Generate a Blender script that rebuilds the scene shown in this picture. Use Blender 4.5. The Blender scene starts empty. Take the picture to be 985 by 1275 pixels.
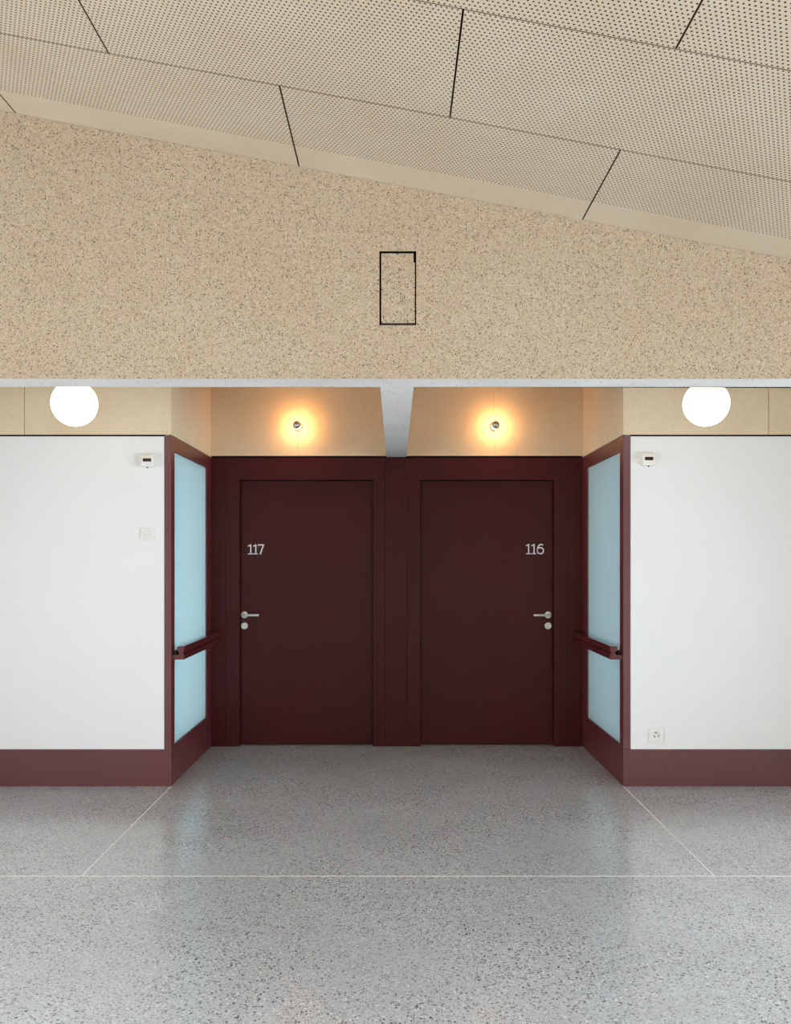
import bpy, bmesh, math
from mathutils import Vector, Matrix

S = bpy.context.scene
COL = S.collection
F = 1100.0                       # focal length in pixels of the 985 px wide frame
EYE = 1.47
DF = 5.774                       # distance to the white walls
DB = 7.02                        # distance to the door wall
BY0, BY1 = 4.019, 4.204          # concrete beam, front and back
UND = 2.30                       # underside of the beam
NL, NR = -1.466, 1.489           # the two sides of the recess
XL, XR = -5.4, 5.0               # ends of the hall
YR = -3.2                        # rear of the hall
LOWC = 3.02                      # low ceiling between beam and door wall
SL = 0.188
def PX(px, D=DF): return (px - 492.5) * D / F
def PZ(py, D=DF): return EYE + (699.0 - py) * D / F
def CZ(x): return 3.182 - SL * x

# ------------------------------------------------------------------ materials
def lin(c):
    r = []
    for v in c:
        v /= 255.0
        r.append(v / 12.92 if v <= 0.04045 else ((v + 0.055) / 1.055) ** 2.4)
    return tuple(r) + (1.0,)

class NT:
    def __init__(s, name):
        s.m = bpy.data.materials.new(name); s.m.use_nodes = True
        s.t = s.m.node_tree; s.t.nodes.clear()
        s.out = s.n('ShaderNodeOutputMaterial')
    def n(s, k, **kw):
        x = s.t.nodes.new(k)
        for a, b in kw.items(): setattr(x, a, b)
        return x
    def l(s, a, b): s.t.links.new(a, b)
    def setin(s, sock, v):
        if hasattr(v, 'is_output'): s.l(v, sock)
        else: sock.default_value = v
    def pos(s): return s.n('ShaderNodeNewGeometry').outputs['Position']
    def math(s, op, a, b=0.0, c=0.0, clamp=False):
        x = s.n('ShaderNodeMath', operation=op); x.use_clamp = clamp
        s.setin(x.inputs[0], a); s.setin(x.inputs[1], b); s.setin(x.inputs[2], c)
        return x.outputs[0]
    def ramp(s, v, a, b, lo=0.0, hi=1.0):
        x = s.n('ShaderNodeMapRange'); x.clamp = True
        s.setin(x.inputs[0], v); x.inputs[1].default_value = a; x.inputs[2].default_value = b
        x.inputs[3].default_value = lo; x.inputs[4].default_value = hi
        return x.outputs[0]
    def mix(s, f, a, b, mode='MIX'):
        x = s.n('ShaderNodeMix', data_type='RGBA', blend_type=mode)
        s.setin(x.inputs[0], f); s.setin(x.inputs[6], a); s.setin(x.inputs[7], b)
        return x.outputs[2]
    def noise(s, vec, scale, detail=3.0, rough=0.5):
        x = s.n('ShaderNodeTexNoise'); s.l(vec, x.inputs['Vector'])
        x.inputs['Scale'].default_value = scale; x.inputs['Detail'].default_value = detail
        x.inputs['Roughness'].default_value = rough
        return x.outputs['Fac']
    def voro(s, vec, scale):
        x = s.n('ShaderNodeTexVoronoi'); s.l(vec, x.inputs['Vector'])
        x.inputs['Scale'].default_value = scale
        sep = s.n('ShaderNodeSeparateColor'); s.l(x.outputs['Color'], sep.inputs[0])
        return x.outputs['Distance'], sep.outputs[0], sep.outputs[1]
    def bsdf(s, col, rough=0.5, metal=0.0, spec=0.5, bump=None, bstr=0.1, bdist=0.002, **kw):
        p = s.n('ShaderNodeBsdfPrincipled')
        s.setin(p.inputs['Base Color'], col); s.setin(p.inputs['Roughness'], rough)
        p.inputs['Metallic'].default_value = metal
        s.setin(p.inputs['Specular IOR Level'], spec)
        for k, v in kw.items(): s.setin(p.inputs[k.replace('_', ' ')], v)
        if bump is not None:
            b = s.n('ShaderNodeBump'); b.inputs['Strength'].default_value = bstr
            b.inputs['Distance'].default_value = bdist
            s.l(bump, b.inputs['Height']); s.l(b.outputs[0], p.inputs['Normal'])
        s.l(p.outputs[0], s.out.inputs[0])
        return s.m

def speck(s, P, col, layers, warp=None):
    """layers: (scale, keep fraction, radius in cells, colour, strength)"""
    for sc, keep, rad, c, st in layers:
        d, r, g = s.voro(P, sc)
        on = s.math('LESS_THAN', r, keep)
        sz = s.math('MULTIPLY', s.math('ADD', s.math('MULTIPLY', g, 0.7), 0.5), rad)
        m = s.ramp(s.math('SUBTRACT', sz, d), -0.04, 0.08)
        f = s.math('MULTIPLY', s.math('MULTIPLY', m, on), st)
        col = s.mix(f, col, c)
    return col

def mat_beam():
    s = NT('washed_concrete'); P = s.pos()
    b = s.noise(P, 1.3, 4)
    col = s.mix(s.ramp(b, 0.3, 0.7), lin((181, 161, 137)), lin((185, 170, 148)))
    fine = s.noise(P, 160, 2, 0.6)
    col = s.mix(s.ramp(fine, 0.35, 0.7, 0, 0.55), col, lin((168, 142, 110)))
    col = speck(s, P, col, [
        (130, 0.26, 0.48, lin((218, 200, 178)), 0.5),
        (150, 0.36, 0.50, lin((160, 136, 108)), 0.75),
        (165, 0.36, 0.46, lin((112, 92, 72)), 0.9),
        (128, 0.15, 0.43, lin((50, 42, 34)), 0.95)])
    return s.bsdf(col, 0.85, spec=0.3, bump=fine, bstr=0.25, bdist=0.003)

def mat_soffit():
    s = NT('smooth_concrete'); P = s.pos()
    b = s.noise(P, 2.5, 4)
    col = s.mix(s.ramp(b, 0.3, 0.7), lin((230, 226, 222)), lin((243, 239, 235)))
    fine = s.noise(P, 140, 2, 0.6)
    col = s.mix(s.ramp(fine, 0.4, 0.75, 0, 0.5), col, lin((165, 164, 160)))
    col = speck(s, P, col, [(90, 0.12, 0.38, lin((120, 116, 108)), 0.8)])
    return s.bsdf(col, 0.8, spec=0.3, bump=fine, bstr=0.15, bdist=0.002)

def mat_floor():
    s = NT('polished_concrete'); P = s.pos()
    b = s.noise(P, 0.9, 5, 0.55); b2 = s.noise(P, 3.2, 4, 0.55)
    col = s.mix(s.ramp(b, 0.3, 0.7), lin((182, 185, 189)), lin((202, 205, 209)))
    col = s.mix(s.ramp(b2, 0.35, 0.7, 0, 0.35), col, lin((170, 170, 171)))
    fine = s.noise(P, 120, 2, 0.6)
    col = s.mix(s.ramp(fine, 0.4, 0.7, 0, 0.55), col, lin((150, 149, 148)))
    msk = s.ramp(s.noise(P, 1.7, 3), 0.35, 0.6, 0.55, 1.0)
    c2 = speck(s, P, col, [
        (95, 0.32, 0.48, lin((226, 226, 226)), 0.75),
        (120, 0.36, 0.50, lin((110, 109, 108)), 0.8),
        (100, 0.24, 0.45, lin((64, 63, 62)), 0.9),
        (72, 0.06, 0.40, lin((38, 37, 36)), 0.9)])
    col = s.mix(msk, col, c2)
    rg = s.ramp(b2, 0.3, 0.7, 0.18, 0.255)
    return s.bsdf(col, rg, spec=0.7)

def mat_board(name='cement_bonded_board', perf=False, c0=(200, 176, 142), c1=(210, 190, 160)):
    s = NT(name); P = s.pos()
    b = s.noise(P, 2.1, 5, 0.6)
    col = s.mix(s.ramp(b, 0.3, 0.7), lin(c0), lin(c1))
    fine = s.noise(P, 60, 4, 0.65)
    col = s.mix(s.ramp(fine, 0.4, 0.75, 0, 0.18), col, lin((176, 150, 116)))
    col = speck(s, P, col, [(26, 0.06, 0.13, lin((150, 126, 98)), 0.6)])
    if not perf:
        return s.bsdf(col, 0.6, spec=0.35, bump=fine, bstr=0.05)
    sep = s.n('ShaderNodeSeparateXYZ'); s.l(P, sep.inputs[0])
    px, py = 1.287 / 78.0, 0.655 / 38.0
    v = s.math('DIVIDE', s.math('SUBTRACT', 3.332, sep.outputs[1]), py)
    row = s.math('FLOOR', v)
    odd = s.math('MULTIPLY', s.math('MODULO', s.math('ADD', row, 1000.0), 2.0), 0.5)
    u = s.math('ADD', s.math('DIVIDE', s.math('ADD', sep.outputs[0], 0.438 + 12.87), px), odd)
    du = s.math('MULTIPLY', s.math('SUBTRACT', s.math('FRACT', u), 0.5), px)
    dv = s.math('MULTIPLY', s.math('SUBTRACT', s.math('FRACT', v), 0.5), py)
    d = s.math('SQRT', s.math('ADD', s.math('MULTIPLY', du, du), s.math('MULTIPLY', dv, dv)))
    hole = s.ramp(d, 0.0030, 0.0040, 1.0, 0.0)
    keep = s.math('LESS_THAN', sep.outputs[1], BY0 - 0.205)
    hole = s.math('MULTIPLY', hole, keep)
    col = s.mix(hole, col, lin((24, 17, 12)))
    return s.bsdf(col, 0.6, spec=0.3, bump=s.math('SUBTRACT', 1.0, hole), bstr=0.3, bdist=0.003)

def mat_plain(name, c, rough=0.5, metal=0.0, spec=0.5, var=0.04, scale=6.0, **kw):
    s = NT(name); P = s.pos()
    n = s.noise(P, scale, 3)
    l = lin(c)
    dk = tuple(v * (1 - var * 2) for v in l[:3]) + (1,)
    col = s.mix(s.ramp(n, 0.3, 0.7), dk, l)
    return s.bsdf(col, rough, metal, spec, **kw)

def mat_emit(name, c, st):
    s = NT(name)
    e = s.n('ShaderNodeEmission'); e.inputs[0].default_value = lin(c); e.inputs[1].default_value = st
    s.l(e.outputs[0], s.out.inputs[0]); return s.m

def mat_pane():
    s = NT('clear_window_glass')
    t = s.n('ShaderNodeBsdfTransparent'); g = s.n('ShaderNodeBsdfGlossy'); g.inputs['Roughness'].default_value = 0.02
    f = s.n('ShaderNodeFresnel'); m = s.n('ShaderNodeMixShader')
    s.l(f.outputs[0], m.inputs[0]); s.l(t.outputs[0], m.inputs[1]); s.l(g.outputs[0], m.inputs[2])
    s.l(m.outputs[0], s.out.inputs[0]); return s.m

def mat_frost():
    s = NT('pale_blue_frosted_glass')
    d = s.n('ShaderNodeBsdfDiffuse'); d.inputs[0].default_value = lin((212, 230, 233))
    t = s.n('ShaderNodeBsdfTranslucent'); t.inputs[0].default_value = lin((214, 234, 238))
    g = s.n('ShaderNodeBsdfGlossy'); g.inputs['Roughness'].default_value = 0.25
    f = s.n('ShaderNodeFresnel'); f.inputs[0].default_value = 1.4
    a = s.n('ShaderNodeMixShader'); a.inputs[0].default_value = 0.5
    m = s.n('ShaderNodeMixShader')
    s.l(d.outputs[0], a.inputs[1]); s.l(t.outputs[0], a.inputs[2])
    s.l(f.outputs[0], m.inputs[0]); s.l(a.outputs[0], m.inputs[1]); s.l(g.outputs[0], m.inputs[2])
    s.l(m.outputs[0], s.out.inputs[0]); return s.m

M = dict(
    beam=mat_beam(), soffit=mat_soffit(), floor=mat_floor(),
    perf=mat_board('perforated_board', True, (186, 169, 145), (194, 180, 159)),
    board=mat_board('smooth_board', False, (222, 200, 166), (230, 211, 182)),
    white=mat_plain('white_wall_paint', (236, 236, 235), 0.45, spec=0.4, var=0.01, scale=2.0),
    burg_lit=mat_plain('burgundy_paint_lit', (94, 34, 40), 0.42, spec=1.0, var=0.05, scale=3.0),  # same burgundy paint, tone lifted for the light and sheen on it
    leaf=mat_plain('burgundy_paint_shaded', (72, 20, 24), 0.4, spec=0.25, var=0.05, scale=2.0),  # same burgundy paint, tone lowered for the shade around the doors
    dark=mat_plain('dark_joint', (16, 14, 13), 0.8, spec=0.1),
    glass=mat_frost(), lining=mat_plain('white_lining', (235, 238, 240), 0.7),
    steel=mat_plain('satin_steel', (235, 232, 226), 0.42, metal=0.25, var=0.03, scale=40),
    number=mat_plain('white_lettering', (255, 250, 251), 0.5, var=0.01),
    plastic=mat_plain('white_plastic', (236, 235, 230), 0.4, var=0.01),
    cream=mat_plain('cream_plastic', (230, 225, 208), 0.45, var=0.02),
    redwin=mat_plain('dark_red_lens', (52, 8, 12), 0.15, var=0.05, scale=60),
    black=mat_plain('black_plastic', (24, 22, 22), 0.5),
    grey=mat_plain('grey_plastic', (196, 198, 198), 0.5, var=0.02),
    porc=mat_plain('glazed_porcelain', (240, 232, 216), 0.2, var=0.01),
    chrome=mat_plain('mirrored_crown', (225, 222, 215), 0.06, metal=1.0, var=0.01),
    core=mat_plain('brown_board_core', (120, 95, 68), 0.8, spec=0.2),
    rail=mat_plain('burgundy_rail_lacquer', (88, 30, 36), 0.13, spec=0.6, var=0.05, scale=3.0),
    opal=mat_emit('opal_glass_lit', (255, 248, 236), 3.0),
    bulb=mat_emit('warm_bulb_glass', (255, 187, 122), 78.0),
    joint=mat_plain('pale_joint_sealant', (240, 239, 236), 0.6, var=0.03, scale=12),
    winframe=mat_plain('grey_window_frame', (120, 116, 110), 0.45),
    clear=mat_pane(),
)

# ------------------------------------------------------------------ mesh helpers
def BM(): return bmesh.new()
def box(bm, x0, x1, y0, y1, z0, z1, bev=0.0):
    t = bmesh.new()
    bmesh.ops.create_cube(t, size=1.0)
    for v in t.verts:
        v.co = Vector(((x0 + x1) / 2 + v.co.x * (x1 - x0), (y0 + y1) / 2 + v.co.y * (y1 - y0), (z0 + z1) / 2 + v.co.z * (z1 - z0)))
    if bev: bmesh.ops.bevel(t, geom=t.edges[:], offset=bev, segments=2, affect='EDGES', profile=0.5)
    join(bm, t)
def join(bm, t):
    me = bpy.data.meshes.new('tmp'); t.to_mesh(me); t.free(); bm.from_mesh(me); bpy.data.meshes.remove(me)
def prism(bm, pts, axis, a, b, bev=0.0):
    """pts: 2D outline; axis 'y' -> outline in x,z ; 'x' -> outline in y,z ; 'z' -> outline in x,y"""
    t = bmesh.new()
    def P(u, v, w):
        return {'y': (u, w, v), 'x': (w, u, v), 'z': (u, v, w)}[axis]
    A = [t.verts.new(P(u, v, a)) for u, v in pts]; B = [t.verts.new(P(u, v, b)) for u, v in pts]
    t.faces.new(A); t.faces.new(B[::-1]); n = len(pts)
    for i in range(n):
        j = (i + 1) % n; t.faces.new((A[j], A[i], B[i], B[j]))
    bmesh.ops.recalc_face_normals(t, faces=t.faces[:])
    if bev: bmesh.ops.bevel(t, geom=t.edges[:], offset=bev, segments=2, affect='EDGES')
    join(bm, t)
def lathe(bm, prof, c, axis='y', seg=32):
    """prof: (radius, offset along axis) list, closed onto the axis where radius is 0"""
    t = bmesh.new(); rings = []
    for r, h in prof:
        ring = []
        k = 1 if r < 1e-6 else seg
        for i in range(k):
            a = 2 * math.pi * i / seg
            u, v = r * math.cos(a), r * math.sin(a)
            p = {'y': (u, h, v), 'z': (u, v, h), 'x': (h, u, v)}[axis]
            ring.append(t.verts.new(Vector(c) + Vector(p)))
        rings.append(ring)
    for A, B in zip(rings, rings[1:]):
        for i in range(seg):
            j = (i + 1) % seg
            if len(A) == 1 and len(B) == 1: continue
            if len(A) == 1: t.faces.new((A[0], B[i], B[j]))
            elif len(B) == 1: t.faces.new((A[i], A[j], B[0]))
            else: t.faces.new((A[i], A[j], B[j], B[i]))
    bmesh.ops.recalc_face_normals(t, faces=t.faces[:])
    for f in t.faces: f.smooth = True
    join(bm, t)
def ribbon(bm, pts, w, y0, y1):
    """flat stroke of width w along a polyline in the x,z plane"""
    t = bmesh.new(); L = []; R = []
    n = len(pts)
    for i in range(n):
        p = Vector(pts[i])
        d0 = (p - Vector(pts[i - 1])).normalized() if i else None
        d1 = (Vector(pts[i + 1]) - p).normalized() if i < n - 1 else None
        d = ((d0 or d1) + (d1 or d0)).normalized()
        nn = Vector((-d.y, d.x)); ref = d1 or d0
        k = 1 / max(0.4, nn.dot(Vector((-ref.y, ref.x))))
        L.append(p + nn * w / 2 * k); R.append(p - nn * w / 2 * k)
    rows = []
    for a, b in zip(L, R):
        rows.append([t.verts.new((a.x, y0, a.y)), t.verts.new((b.x, y0, b.y)), t.verts.new((b.x, y1, b.y)), t.verts.new((a.x, y1, a.y))])
    for A, B in zip(rows, rows[1:]):
        for i in range(4):
            j = (i + 1) % 4; t.faces.new((A[i], A[j], B[j], B[i]))
    t.faces.new(rows[0]); t.faces.new(rows[-1][::-1])
    bmesh.ops.recalc_face_normals(t, faces=t.faces[:])
    join(bm, t)

def base(parent):
    o = Vector((0, 0, 0))
    while parent is not None:
        o += parent.location; parent = parent.parent
    return o
def obj(name, bm, mats, parent=None, loc=None, facemat=None):
    """one mesh object; the bmesh holds world coordinates"""
    me = bpy.data.meshes.new(name)
    if parent is None and loc is None:
        loc = Vector((0, 0, 0))
    off = base(parent) if parent is not None else Vector(loc)
    bmesh.ops.translate(bm, verts=bm.verts[:], vec=-off)
    if facemat:
        for f in bm.faces: f.material_index = facemat(f)
    bm.to_mesh(me); bm.free()
    for m in (mats if isinstance(mats, (list, tuple)) else [mats]): me.materials.append(m)
    o = bpy.data.objects.new(name, me); COL.objects.link(o)
    if parent is not None: o.parent = parent
    else: o.location = loc
    return o
def tag(o, label, cat, group=None, kind=None):
    o['label'] = label; o['category'] = cat
    if group: o['group'] = group
    if kind: o['kind'] = kind
    return o
def empty(name, loc, label, cat, group=None, kind=None):
    o = bpy.data.objects.new(name, None); o.empty_display_size = 0.1
    COL.objects.link(o); o.location = loc
    return tag(o, label, cat, group, kind)
def one(fn, *a, **k):
    b = BM(); fn(b, *a, **k); return b

# ------------------------------------------------------------------ floor
b = one(box, XL, XR, YR, 7.5, -0.15, 0.0)
flo = tag(obj('floor', b, M['floor']), 'grey polished concrete floor with dark aggregate specks', 'floor', kind='structure')
JY = 4.125
obj('floor_joint', one(box, XL, XR, JY - 0.0025, JY + 0.0025, -0.01, 0.0006), M['joint'], flo)
obj('floor_joint', one(box, NL - 0.0025, NL + 0.0025, JY, DF - 0.002, -0.01, 0.0006), M['joint'], flo)
obj('floor_joint', one(box, NR - 0.0025, NR + 0.0025, JY, DF - 0.002, -0.01, 0.0006), M['joint'], flo)

# ------------------------------------------------------------------ ceiling shell
ROW = [(3.332, BY0), (2.677, 3.332), (2.022, 2.677)]
A = [-0.438 + 1.287 * k for k in range(-2, 4)]
Bx = [v + 0.6435 for v in A]
LAB = {
 (0, 0): 'perforated ceiling board at the far left, only its corner showing above the concrete wall',
 (0, 1): 'perforated ceiling board with plain edge strip, left one above the concrete beam wall',
 (0, 2): 'perforated ceiling board with plain edge strip, above the concrete wall and its square hatch',
 (0, 3): 'perforated ceiling board with plain edge strip, right one above the concrete beam wall',
 (1, 0): 'fully perforated ceiling board cut off at the top left of the photo',
 (1, 1): 'fully perforated ceiling board in the middle row, left of the widest black joint',
 (1, 2): 'fully perforated ceiling board in the middle row, right of the widest black joint',
 (1, 3): 'perforated ceiling board of the middle row, a sliver at the right photo edge',
 (2, 2): 'perforated ceiling board at the very top, middle of the photo',
 (2, 3): 'perforated ceiling board cut off at the top right of the photo',
}
BOARDS = {}
for r, (ya, yb) in enumerate(ROW):
    js = A if r != 1 else [Bx[0] - 1.287] + Bx
    for k in range(len(js) - 1):
        x0, x1 = max(js[k], -3.02) + 0.0034, min(js[k + 1], 3.44) - 0.0034
        if x1 - x0 > 0.02: BOARDS[(r, k if r != 1 else k - 1)] = (x0, x1, ya + 0.0025, yb - 0.0025)
b = BM()
R3 = 2.022
def slab(bm, x0, x1, y0, y1, lo, hi):
    prism(bm, [(x0, CZ(x0) + lo), (x1, CZ(x1) + lo), (x1, CZ(x1) + hi), (x0, CZ(x0) + hi)], 'y', y0, y1)
slab(b, XL, XR, R3, BY1, 0.05, 0.16)                    # void above the boards
KX0, KX1, KY0, KY1 = -4.2, 3.2, -2.2, 0.6               # opening for the rooflight added to light the floor
slab(b, XL, KX0, YR, R3 - 0.003, 0.0, 0.16)             # boards over the rest of the hall
slab(b, KX1, XR, YR, R3 - 0.003, 0.0, 0.16)
slab(b, KX0, KX1, YR, KY0, 0.0, 0.16)
slab(b, KX0, KX1, KY1, R3 - 0.003, 0.0, 0.16)
slab(b, XL, -3.02, R3, BY0, 0.0, 0.06)
slab(b, 3.44, XR, R3, BY0, 0.0, 0.06)
box(b, XL, XR, BY1, 7.5, LOWC, LOWC + 0.15)             # low ceiling behind the beam
for key, (x0, x1, ya, yb) in BOARDS.items():
    if key not in LAB: slab(b, x0, x1, ya, yb, 0.0, 0.051)
def fm(f):
    c = f.calc_center_median()
    if c.y > BY1: return 2
    if c.z < CZ(c.x) + 0.03: return 0
    return 1 if (c.y > R3 and -3.02 < c.x < 3.44 and f.normal.z < 0) else 0
tag(obj('ceiling', b, [M['perf'], M['dark'], M['board']], facemat=fm), 'sloping ceiling structure above the perforated boards', 'ceiling', kind='structure')

# ceiling boards, each one a thing
for (r, k), (x0, x1, ya, yb) in BOARDS.items():
    if (r, k) not in LAB: continue
    bb = BM(); slab(bb, x0, x1, ya, yb, 0.0, 0.05)
    cx, cy = (x0 + x1) / 2, (ya + yb) / 2
    bb.normal_update()
    o = obj('ceiling_board', bb, [M['perf'], M['core']], loc=(cx, cy, CZ(cx)), facemat=lambda f: 0 if abs(f.normal.z) > 0.9 else 1)
    tag(o, LAB[(r, k)], 'ceiling panel', 'perforated ceiling boards')

# ------------------------------------------------------------------ concrete beam wall
b = BM()
hx0, hx1, hz0, hz1 = PX(472.5, BY0), PX(518.3, BY0), PZ(405, BY0), PZ(312.8, BY0)
def beamprism(x0, x1, z0, z1=None):
    prism(b, [(x0, z0), (x1, z0), (x1, z1 if z1 else CZ(x1) + 0.045), (x0, z1 if z1 else CZ(x0) + 0.045)], 'y', BY0, BY1)
beamprism(XL, hx0, UND); beamprism(hx1, XR, UND)
beamprism(hx0, hx1, UND, hz0); beamprism(hx0, hx1, hz1)
bmesh.ops.remove_doubles(b, verts=b.verts[:], dist=1e-5)
box(b, hx0, hx1, BY0 + 0.06, BY1 - 0.01, hz0, hz1)
TX0, TX1 = -0.0725, 0.0865
box(b, TX0, TX1, BY1, DB + 0.02, UND, LOWC)
def fm(f):
    f.normal_update(); c = f.calc_center_median()
    if hx0 - .01 < c.x < hx1 + .01 and hz0 - .01 < c.z < hz1 + .01 and c.y > BY0 + 0.001 and c.y < BY1 - .005: return 2
    if (abs(f.normal.z) > 0.9 and c.z < UND + 0.001) or c.y > BY1 + 0.01: return 1
    return 0
tag(obj('wall_upper', b, [M['beam'], M['soffit'], M['dark']], facemat=fm), 'speckled beige concrete wall above the opening, with pale underside and cross beam', 'wall', kind='structure')

# hatch in the concrete
b = BM()
g = 0.0085
px0, px1, pz0, pz1 = hx0 + g, hx1 - 0.006, hz0 + 0.012, hz1 - 0.0095
nx, nz = px1 - 0.006, PZ(327, BY0)
prism(b, [(px0, pz0), (px1, pz0), (px1, nz), (nx, nz), (nx, pz1), (px0, pz1)], 'y', BY0 + 0.002, BY0 + 0.06)
tag(obj('hatch_cover', b, M['beam'], loc=((px0 + px1) / 2, BY0 + 0.06, pz0)), 'small upright concrete hatch cover with a black gap around it', 'hatch')

# ------------------------------------------------------------------ side walls beside the recess
GAPZ = PZ(543.3)                  # top of the white board
PB = PZ(541.2)                    # bottom of the cladding above
BZ = PZ(933)                      # top of the base rail
PLX, PRX = PX(204.5), PX(785.3)   # inner edges of the white boards
for side, x0, x1, cx0, cx1 in (('left', XL, PLX, XL, NL - 0.07), ('right', PRX, XR, NR + 0.07, XR)):
    b = BM()
    box(b, x0, x1, DF, DF + 0.03, BZ, GAPZ, 0.0015)
    wl = tag(obj('wall_' + side, b, M['white']), 'white painted wall on the %s of the doorway recess' % side, 'wall', kind='structure')
    obj('gap_shade_strip', one(box, cx0 if side == 'left' else x0, x1 if side == 'left' else cx1, DF + 0.004, DF + 0.029, GAPZ + 0.0005, PB - 0.0005), M['dark'], wl)  # dark filler strip stands in for the shade inside the gap
    b = BM()
    if side == 'left': box(b, XL, NL - 0.014, DF - 0.002, DF + 0.03, 0, BZ - 0.001, 0.0012)
    else: box(b, NR + 0.014, XR, DF - 0.002, DF + 0.03, 0, BZ - 0.001, 0.0012)
    tag(obj('baseboard_' + side, b, M['burg_lit']), 'tall burgundy base rail under the %s white wall' % side, 'baseboard', kind='structure')

# corner posts
for n, side, x0, x1 in ((1, 'left', PLX + 0.0008, NL), (2, 'right', NR, PRX - 0.0008)):
    b = BM()
    box(b, x0, x1, DF - 0.0015, DF + 0.075, BZ, PB - 0.006, 0.0015)
    if side == 'left': box(b, NL - 0.0135, x1, DF - 0.0015, DF + 0.075, 0, BZ, 0.0012)
    else: box(b, x0, NR + 0.0135, DF - 0.0015, DF + 0.075, 0, BZ, 0.0012)
    tag(obj('trim_%d' % n, b, M['burg_lit']), 'burgundy corner post between %s white wall and blue glass' % side, 'corner post', kind='structure')

# glazed sides of the recess
GY0, GY1, GZ0, GZ1 = 5.864, 6.862, 0.257, 2.196
for n, side, X, sg in ((1, 'left', NL, -1), (2, 'right', NR, 1)):
    w = empty('window_%d' % n, (X, (DF + DB) / 2, 0), 'tall pale blue glass panel in burgundy frame on %s side of the recess' % side, 'window', kind='structure')
    xa, xb = sorted((X, X + sg * 0.06))
    fr = BM()
    box(fr, xa, xb, DF + 0.075, GY0, 0.0, PB - 0.006)
    box(fr, xa, xb, GY1, DB, 0.0, PB - 0.006)
    box(fr, xa, xb, GY0, GY1, GZ1, PB - 0.006)
    box(fr, xa, xb, GY0, GY1, 0.0, GZ0)
    obj('window_frame', fr, M['burg_lit'], w)
    xa, xb = sorted((X + sg * 0.010, X + sg * 0.045))
    obj('glass_pane', one(box, xa, xb, GY0, GY1, GZ0, GZ1), M['glass'], w)
    ln = BM(); q = lambda u: X + sg * u
    for (u0, u1, ya, yb, za, zb_) in ((0.06, 0.62, GY0 - 0.03, GY0 - 0.002, 0.2, 2.26), (0.06, 0.62, GY1 + 0.002, GY1 + 0.03, 0.2, 2.26),
            (0.06, 0.62, GY0, GY1, 0.2, 0.24), (0.06, 0.62, GY0, GY1, 2.22, 2.26), (0.62, 0.64, GY0 - 0.03, GY1 + 0.03, 0.2, 2.26)):
        xa, xb = sorted((q(u0), q(u1))); box(ln, xa, xb, ya, yb, za, zb_)
    obj('pane_lightbox', ln, M['lining'], w)  # unseen box added behind the pane to hold in its backlight

# handrails
for side, X, sg in (('left', NL, 1), ('right', NR, -1)):
    y0, y1 = 5.795, DB
    zb = 0.826
    o = empty('handrail', (X, (y0 + y1) / 2, zb), 'burgundy grip handrail running across the %s blue glass to the door wall' % side, 'handrail')
    prof = [(0.0005, 0), (0.078, 0), (0.080, 0.003), (0.080, 0.036), (0.070, 0.042), (0.070, 0.048), (0.080, 0.054), (0.0805, 0.084),
            (0.077, 0.088), (0.040, 0.088), (0.034, 0.083), (0.031, 0.070), (0.036, 0.058), (0.047, 0.050), (0.049, 0.040), (0.044, 0.033), (0.034, 0.030), (0.0005, 0.030)]
    pts = [(X + sg * u, zb + v) for u, v in prof]
    b = BM(); prism(b, pts, 'y', y0, y1)
    obj('rail', b, M['rail'], o)
    for yy in (5.9, 6.95):
        xa, xb = sorted((X + sg * 0.0004, X + sg * 0.012))
        obj('fixing_plate', one(box, xa, xb, yy - 0.04, yy + 0.04, zb + 0.0305, zb + 0.055, 0.002), M['burg_lit'], o)

# ------------------------------------------------------------------ door wall
LEAF = DB + 0.05
d1x0, d1x1 = PX(298.2, DB), PX(464.6, DB)
d2x0, d2x1 = PX(523.6, DB), PX(690.0, DB)
dz = PZ(597.5, DB)
c1x0, c1x1, c2x0, c2x1 = PX(281, DB), PX(479.6, DB), PX(507.2, DB), PX(707, DB)
TOPB = PZ(570.0, DB)
b = BM()
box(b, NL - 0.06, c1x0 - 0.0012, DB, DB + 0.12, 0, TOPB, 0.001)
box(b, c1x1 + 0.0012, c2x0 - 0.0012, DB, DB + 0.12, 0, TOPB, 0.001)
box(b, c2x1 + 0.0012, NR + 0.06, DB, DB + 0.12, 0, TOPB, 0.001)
box(b, NL - 0.06, NR + 0.06, DB + 0.12, 7.5, 0, LOWC)
box(b, NL - 0.06, NR + 0.06, DB + 0.03, DB + 0.12, TOPB, LOWC)
def fm(f):
    c = f.calc_center_median(); return 0 if (c.y < DB + 0.12 and c.z < TOPB - .001) else 1
tag(obj('wall_back', b, [M['leaf'], M['dark']], facemat=fm), 'dark burgundy panelled wall around the two doors', 'wall', kind='structure')

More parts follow.
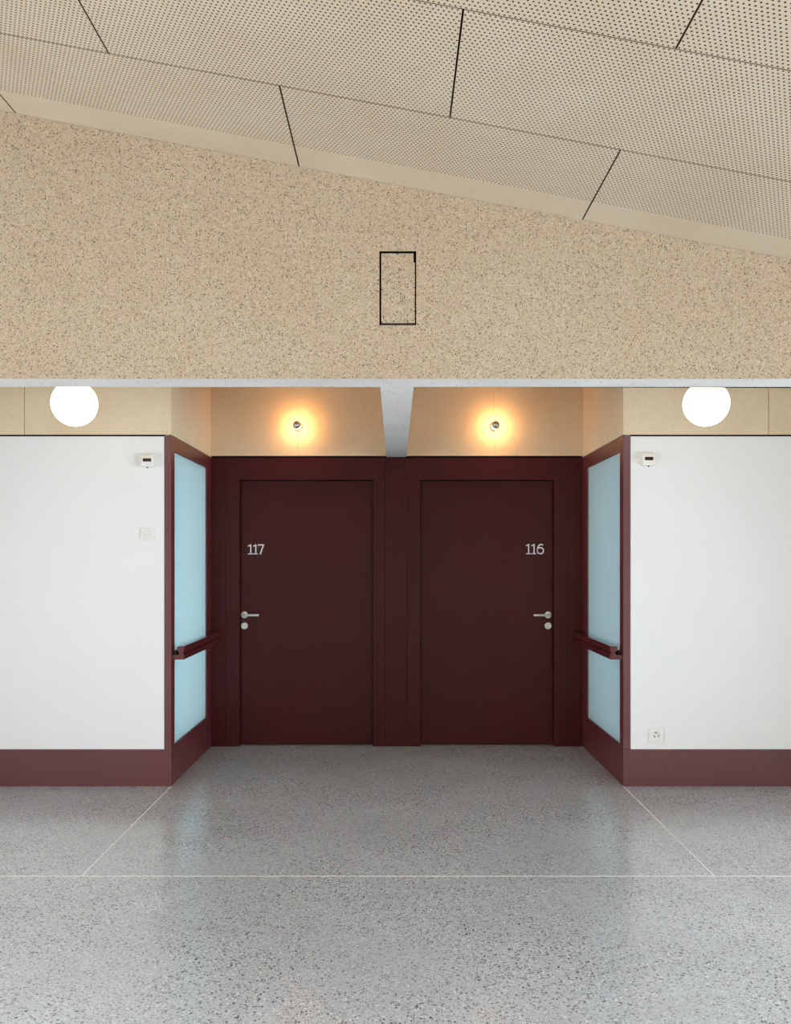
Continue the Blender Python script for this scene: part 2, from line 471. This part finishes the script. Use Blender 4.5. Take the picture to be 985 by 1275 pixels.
def digit(bm, ch, x0, x1, z0, z1, y0, y1):
    w = 0.0092; W = x1 - x0; H = z1 - z0
    q = lambda u, v: (x0 + u * W, z0 + v * H)
    if ch == '1':
        ribbon(bm, [q(0.56, 0.0), q(0.56, 1.0)], w, y0, y1)
        ribbon(bm, [q(0.0, 0.80), q(0.22, 0.86), q(0.56, 0.97)], w * 0.85, y0, y1 - 0.0002)
        ribbon(bm, [q(0.02, 0.045), q(1.0, 0.045)], w * 0.85, y0, y1 - 0.0003)
    elif ch == '7':
        ribbon(bm, [q(0.0, 0.945), q(0.95, 0.945)], w, y0, y1)
        ribbon(bm, [q(0.90, 0.985), q(0.62, 0.52), q(0.36, 0.0)], w, y0, y1 - 0.0002)
        ribbon(bm, [q(0.05, 0.99), q(0.05, 0.82)], w * 0.8, y0, y1 - 0.0003)
    elif ch == '6':
        pts = [(0.5 + 0.42 * math.cos(a), 0.34 + 0.30 * math.sin(a)) for a in [2 * math.pi * i / 28 for i in range(29)]]
        ribbon(bm, [q(*p) for p in pts], w, y0, y1)
        pts = [(0.84, 0.86), (0.72, 0.935), (0.56, 0.955), (0.38, 0.90), (0.22, 0.76), (0.12, 0.58), (0.08, 0.38), (0.09, 0.28)]
        ribbon(bm, [q(*p) for p in pts], w, y0, y1 - 0.0002)

def door(n, x0, x1, cx0, cx1, txt, hinge_right):
    num = txt
    o = empty('door_%d' % n, ((x0 + x1) / 2, LEAF, 0), 'dark burgundy door numbered %s with steel lever handle' % num, 'door', kind='structure')
    fr = BM()
    pts = [(cx0, 0), (x0, 0), (x0, dz), (x1, dz), (x1, 0), (cx1, 0), (cx1, TOPB), (cx0, TOPB)]
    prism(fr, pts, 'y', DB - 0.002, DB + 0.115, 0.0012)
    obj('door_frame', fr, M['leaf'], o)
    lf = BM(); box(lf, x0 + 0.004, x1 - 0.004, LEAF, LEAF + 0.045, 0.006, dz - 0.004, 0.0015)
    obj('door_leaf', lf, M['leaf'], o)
    sb = BM()
    box(sb, x0, x1, LEAF + 0.05, DB + 0.119, 0.0, dz)
    obj('door_rebate', sb, M['dark'], o)
    # lever handle with its rose
    hx = PX(304.4, LEAF) if not hinge_right else PX(682.6, LEAF)
    hz = PZ(765.6, LEAF); lz = PZ(779.2, LEAF); s = 1 if not hinge_right else -1
    h = obj('door_handle', handle_bm(hx, hz, s), M['steel'], o)
    rb = BM(); lathe(rb, [(0.0, -0.009), (0.024, -0.009), (0.0275, -0.007), (0.0275, 0.0)], (hx, LEAF, hz))
    obj('handle_rose', rb, M['steel'], h)
    rb = BM(); lathe(rb, [(0.0, -0.0085), (0.017, -0.0085), (0.0185, -0.0095), (0.024, -0.009), (0.0275, -0.007), (0.0275, 0.0)], (hx, LEAF, lz))
    lk = obj('lock_rose', rb, M['steel'], o)
    kb = BM(); box(kb, hx - 0.0015, hx + 0.0015, LEAF - 0.0095, LEAF - 0.002, lz - 0.006, lz + 0.006)
    obj('keyhole', kb, M['grey'], lk)
    nb = BM()
    if not hinge_right: cells = [(308.7, 315.0), (315.5, 321.0), (321.3, 329.2)]; ya, yb = 677.8, 690.2
    else: cells = [(655.0, 660.9), (661.7, 667.7), (668.3, 677.5)]; ya, yb = 677.2, 690.0
    for ch, (a, c) in zip(txt, cells):
        digit(nb, ch, PX(a, LEAF), PX(c, LEAF), PZ(yb, LEAF), PZ(ya, LEAF), LEAF - 0.002, LEAF + 0.0005)
    t = obj('room_number', nb, M['number'], o); t['label'] = 'white room number %s' % num
def handle_bm(hx, hz, s):
    hb = BM()
    path = [(hx, LEAF - 0.008), (hx, LEAF - 0.048)]
    lathe(hb, [(0.0, -0.056), (0.009, -0.054), (0.009, -0.008)], (hx, LEAF, hz), seg=20)
    L = 0.123
    lathe(hb, [(0.0, -s * 0.016), (0.0085, -s * 0.014), (0.0085, s * (L - 0.004)), (0.006, s * L), (0.0, s * (L + 0.001))], (hx, LEAF - 0.050, hz), axis='x', seg=20)
    return hb
door(1, d1x0, d1x1, c1x0, c1x1, '117', False)
door(2, d2x0, d2x1, c2x0, c2x1, '116', True)

# ------------------------------------------------------------------ cladding boards above walls and doors
GRP = 'beige cladding boards above the walls and doors'
def clad(x0, x1, y0, y1, z0, lab):
    o = obj('cladding_board', one(box, x0, x1, y0, y1, z0, LOWC - 0.002, 0.001), M['board'], loc=((x0 + x1) / 2, (y0 + y1) / 2, z0))
    tag(o, lab, 'wall panel', GRP)
j = 0.0022
sl = PX(30.2)
clad(XL, sl - j, DF, DF + 0.03, PB, 'beige board above left white wall, cut off by the photo edge left of the globe')
clad(sl + j, NL, DF, DF + 0.03, PB, 'beige board behind the left globe lamp above the white wall')
sr = PX(957.2)
clad(NR, sr - j, DF, DF + 0.03, PB, 'beige board behind the right globe lamp above the white wall')
clad(sr + j, XR, DF, DF + 0.03, PB, 'beige board above right white wall, cut off by the photo edge right of the globe')
yl = -1100 * NL / (492.5 - 238.5); yr = 1100 * NR / (749 - 492.5)
js = 0.0006
clad(NL - 0.03, NL, DF + 0.031, yl - js, PB, 'beige board on the left recess side, front one above the blue glass')
clad(NL - 0.03, NL, yl + js, DB + 0.028, PB, 'beige board on the left recess side, rear one in the corner by the left bulb')
clad(NR, NR + 0.03, DF + 0.031, yr - js, PB, 'beige board on the right recess side, front one above the blue glass')
clad(NR, NR + 0.03, yr + js, DB + 0.028, PB, 'beige board on the right recess side, rear one in the corner by the right bulb')
LX, RX = PX(371.5, DB), PX(615.2, DB)
PBB = PZ(567.6, DB)
clad(NL + 0.001, LX - js, DB, DB + 0.028, PBB, 'lamplit beige board above door 117, left of the bulb')
clad(LX + js, TX0 - 0.001, DB, DB + 0.028, PBB, 'lamplit beige board above door 117, between bulb and cross beam')
clad(TX1 + 0.001, RX - js, DB, DB + 0.028, PBB, 'lamplit beige board above door 116, between cross beam and bulb')
clad(RX + js, NR - 0.001, DB, DB + 0.028, PBB, 'lamplit beige board above door 116, right of the bulb')

# ------------------------------------------------------------------ lamps
for side, x in (('left', PX(92.7, 5.0)), ('right', PX(879.4, 5.0))):
    z, R = PZ(502.6, 5.0), 0.1275
    o = empty('globe_lamp', (x, 5.0, LOWC), 'white opal globe lamp hanging above the %s white wall' % side, 'lamp', 'opal globe lamps')
    b = BM(); lathe(b, [(R * math.sin(math.pi * i / 32), -R * math.cos(math.pi * i / 32)) for i in range(31)], (x, 5.0, z), 'z', 48)
    obj('globe', b, M['opal'], o)
    b = BM(); lathe(b, [(0.0, LOWC - z), (0.008, LOWC - z), (0.008, R + 0.03), (0.035, R + 0.028), (0.037, R - 0.012), (0.0, R - 0.012)], (x, 5.0, z), 'z', 24)
    obj('stem', b, M['plastic'], o)
    b = BM(); lathe(b, [(0.0, 0.0), (0.05, 0.0), (0.05, -0.02), (0.045, -0.024), (0.0, -0.024)], (x, 5.0, LOWC), 'z', 32)
    obj('ceiling_rose', b, M['plastic'], o)

for side, x, num in (('left', LX, '117'), ('right', RX, '116')):
    z = PZ(531.6, DB)
    o = empty('wall_lamp', (x, DB, z), 'bare mirror-crowned bulb glowing on the boards above door %s' % num, 'lamp', 'bare bulb lamps')
    b = BM(); lathe(b, [(0.0, -0.034), (0.024, -0.034), (0.0275, -0.030), (0.0275, -0.012), (0.036, -0.010), (0.037, 0.0)], (x, DB, z), 'y', 32)
    obj('socket', b, M['porc'], o)
    R, cy = 0.0315, -0.118
    prof = [(0.0135, -0.034), (0.014, -0.052), (0.019, -0.082)]
    for i in range(9):
        a = math.radians(52 - i * 52 / 8.0 * 1.0)
        prof.append((R * math.cos(a), cy + R * math.sin(a)))
    b = BM(); lathe(b, prof, (x, DB, z), 'y', 40)
    g = obj('bulb', b, M['bulb'], o)
    b = BM(); R2 = R + 0.0004
    lathe(b, [(R2 * math.cos(math.radians(a)), cy + R2 * math.sin(math.radians(a))) for a in range(2, -91, -4)] + [(0.0, cy - R2)], (x, DB, z), 'y', 40)
    obj('mirror_crown', b, M['chrome'], g)

# ------------------------------------------------------------------ small wall devices
def detector(cx, cy, lab):
    D = DF - 0.04
    x, z = PX(cx, D), PZ(cy, D)
    o = empty('alarm_indicator', (x, DF, z), lab, 'indicator', 'alarm indicators')
    hw, hh = 0.0385, 0.0415
    obj('housing', one(box, x - hw, x + hw, DF - 0.04, DF + 0.002, z - hh, z + hh, 0.005), M['plastic'], o)
    obj('top_cap', one(box, x - hw + 0.003, x + hw - 0.003, DF - 0.0425, DF - 0.036, z + hh - 0.026, z + hh - 0.004, 0.002), M['cream'], o)
    wx = x
    obj('lens', one(box, wx - 0.027, wx + 0.027, DF - 0.043, DF - 0.036, z - 0.008, z + 0.0135, 0.0015), M['redwin'], o)
    b = BM(); lathe(b, [(0.0, -0.005), (0.005, -0.005), (0.0055, 0.0), (0.0055, 0.006)], (x, DF - 0.03, z - hh - 0.003), 'z', 16)
    obj('sensor_tip', b, M['black'], o)
detector(183.0, 573.2, 'small white alarm indicator with dark red lens on the left white wall')
detector(808.2, 571.5, 'small white alarm indicator with dark red lens on the right white wall')

x, z = PX(184.0), PZ(665.3)
o = empty('call_button', (x, DF, z), 'pale square call button plate with round push on left white wall', 'switch')
obj('plate', one(box, x - 0.042, x + 0.042, DF - 0.009, DF + 0.002, z - 0.043, z + 0.043, 0.003), M['plastic'], o)
b = BM(); lathe(b, [(0.024, -0.009), (0.024, -0.0115), (0.028, -0.0115), (0.029, -0.009)], (x, DF, z - 0.006), 'y', 32)
obj('ring', b, M['plastic'], o)
b = BM(); lathe(b, [(0.0, -0.0135), (0.010, -0.0135), (0.013, -0.012), (0.0135, -0.009)], (x, DF, z - 0.010), 'y', 24)
obj('button', b, M['plastic'], o)

x, z = PX(816.8), PZ(915.0)
o = empty('wall_socket', (x, DF, z), 'white square power socket low on the right white wall', 'socket')
obj('plate', one(box, x - 0.045, x + 0.045, DF - 0.009, DF + 0.002, z - 0.046, z + 0.046, 0.003), M['plastic'], o)
b = BM(); lathe(b, [(0.0, -0.0095), (0.026, -0.0095), (0.0285, -0.0115), (0.031, -0.0115), (0.032, -0.009)], (x, DF, z), 'y', 40)
f = obj('socket_face', b, M['plastic'], o)
b = BM()
for a in (100, 220, 340):
    for da, r in ((-22, 0.018), (22, 0.018), (0, 0.011)):
        t = math.radians(a + da)
        lathe(b, [(0.0, -0.0100), (0.0034, -0.0100), (0.0034, -0.0090)], (x + r * math.cos(t), DF, z + r * math.sin(t)), 'y', 12)
obj('pin_holes', b, M['black'], f)

# ------------------------------------------------------------------ rest of the hall (behind and beside the camera)
def wallwin(name, n, axis, w, a0, a1, o0, o1, z0, z1, top, nm):
    b = BM()
    def bx(u0, u1, za, zb):
        if axis == 'y': box(b, u0, u1, w - 0.2, w, za, zb)
        else:
            q = sorted((w, w + (0.2 if w > 0 else -0.2))); box(b, q[0], q[1], u0, u1, za, zb)
    bx(a0, o0, 0, top); bx(o1, a1, 0, top); bx(o0, o1, 0, z0); bx(o0, o1, z1, top)
    tag(obj(name, b, M['white']), nm, 'wall', kind='structure')
    r = empty('window_%d' % n, (0, 0, 0), 'wide grey framed windows in the end wall on the %s side of the hall' % ('low' if w > 0 else 'high'), 'window', kind='structure')
    fr = BM(); pn = BM()
    k = 5
    for i in range(k + 1):
        u = o0 + (o1 - o0) * i / k
        if axis == 'y': box(fr, max(o0, u - 0.03), min(o1, u + 0.03), w - 0.12, w - 0.05, z0, z1)
        else:
            q = sorted((w + math.copysign(0.05, w), w + math.copysign(0.12, w))); box(fr, q[0], q[1], max(o0, u - 0.03), min(o1, u + 0.03), z0, z1)
    if axis == 'y': box(pn, o0, o1, w - 0.09, w - 0.08, z0, z1)
    else:
        q = sorted((w + math.copysign(0.08, w), w + math.copysign(0.09, w))); box(pn, q[0], q[1], o0, o1, z0, z1)
    obj('window_frame', fr, M['winframe'], r); obj('window_glass', pn, M['clear'], r)
wallwin('wall_east', 3, 'x', XR, YR, 7.5, -2.8, 3.8, 0.12, 2.0, 3.2, 'white end wall with windows on the low side of the hall')
b = BM(); box(b, XL, XR, YR - 0.2, YR, 0, 4.4)
tag(obj('wall_rear', b, M['board']), 'beige boarded rear wall behind the viewer', 'wall', kind='structure')
wallwin('wall_west', 4, 'x', XL, YR, 7.5, -2.8, 3.8, 0.12, 2.6, 4.4, 'white end wall with windows on the high side of the hall')
r = empty('window_5', (0, 0, 0), 'unseen rooflight added in the sloping ceiling above the viewer', 'rooflight', kind='structure')  # added out of view to brighten floor and recess
b = BM()
for i in range(6):
    u = KX0 + (KX1 - KX0) * i / 5
    slab(b, max(KX0, u - 0.03), min(KX1, u + 0.03), KY0, KY1, 0.06, 0.14)
obj('window_frame', b, M['winframe'], r)
b = BM(); slab(b, KX0, KX1, KY0, KY1, 0.10, 0.11); obj('window_glass', b, M['clear'], r)

def area(name, loc, rot, sx, sy, power, col, spread=180):
    l = bpy.data.lights.new(name, 'AREA'); l.shape = 'RECTANGLE'; l.size = sx; l.size_y = sy
    l.energy = power; l.color = col; l.spread = math.radians(spread)
    o = bpy.data.objects.new(name, l); COL.objects.link(o); o.location = loc; o.rotation_euler = rot
    return o
kc = (KX0 + KX1) / 2
area('roof_fill_light', (kc, (KY0 + KY1) / 2, CZ(kc) + 0.3), (0, math.atan(SL), 0), (KX1 - KX0) * 0.98, 2.7, 340, (0.79, 0.905, 1.0))  # fill lamp over the added rooflight
area('daylight_east', (XR + 0.3, 0.5, 1.06), (math.radians(90), 0, math.radians(90)), 6.6, 1.85, 640, (0.77, 0.895, 1.0))
area('daylight_west', (XL - 0.3, 0.5, 1.36), (math.radians(90), 0, math.radians(-90)), 6.6, 2.4, 440, (0.92, 0.945, 0.97))
gm = (GY0 + GY1) / 2
area('pane_backlight_left', (NL - 0.6, gm, 1.22), (math.radians(90), 0, math.radians(-90)), 0.9, 1.9, 23, (0.92, 0.98, 1.0))  # lamp added behind the left pane to brighten its glass
area('pane_backlight_right', (NR + 0.6, gm, 1.22), (math.radians(90), 0, math.radians(90)), 0.9, 1.9, 13, (0.92, 0.98, 1.0))  # weaker lamp added behind the right pane for the same glow

# ------------------------------------------------------------------ sky
w = bpy.data.worlds.new('sky'); S.world = w; w.use_nodes = True
w.node_tree.nodes['Background'].inputs[0].default_value = (0.75, 0.86, 1.0, 1)
w.node_tree.nodes['Background'].inputs[1].default_value = 0.8

# ------------------------------------------------------------------ camera
cam = bpy.data.cameras.new('camera'); co = bpy.data.objects.new('camera', cam); COL.objects.link(co)
co.location = (0, 0, EYE); co.rotation_euler = (math.radians(90), 0, 0)
cam.sensor_fit = 'HORIZONTAL'; cam.sensor_width = 36.0; cam.lens = 36.0 * F / 985.0
# sensor_fit HORIZONTAL: shift is a fraction of the frame width
cam.shift_x = 0.0; cam.shift_y = (699.0 - 637.5) / 985.0
cam.clip_start = 0.05
S.camera = co

S.view_settings.view_transform = 'Standard'; S.view_settings.look = 'None'
S.view_settings.gamma = 1.0; S.view_settings.use_curve_mapping = False
S.view_settings.exposure = 0.32
S.cycles.use_denoising = True
S.cycles.denoising_prefilter = 'NONE'
S.cycles.max_bounces = 10; S.cycles.diffuse_bounces = 6
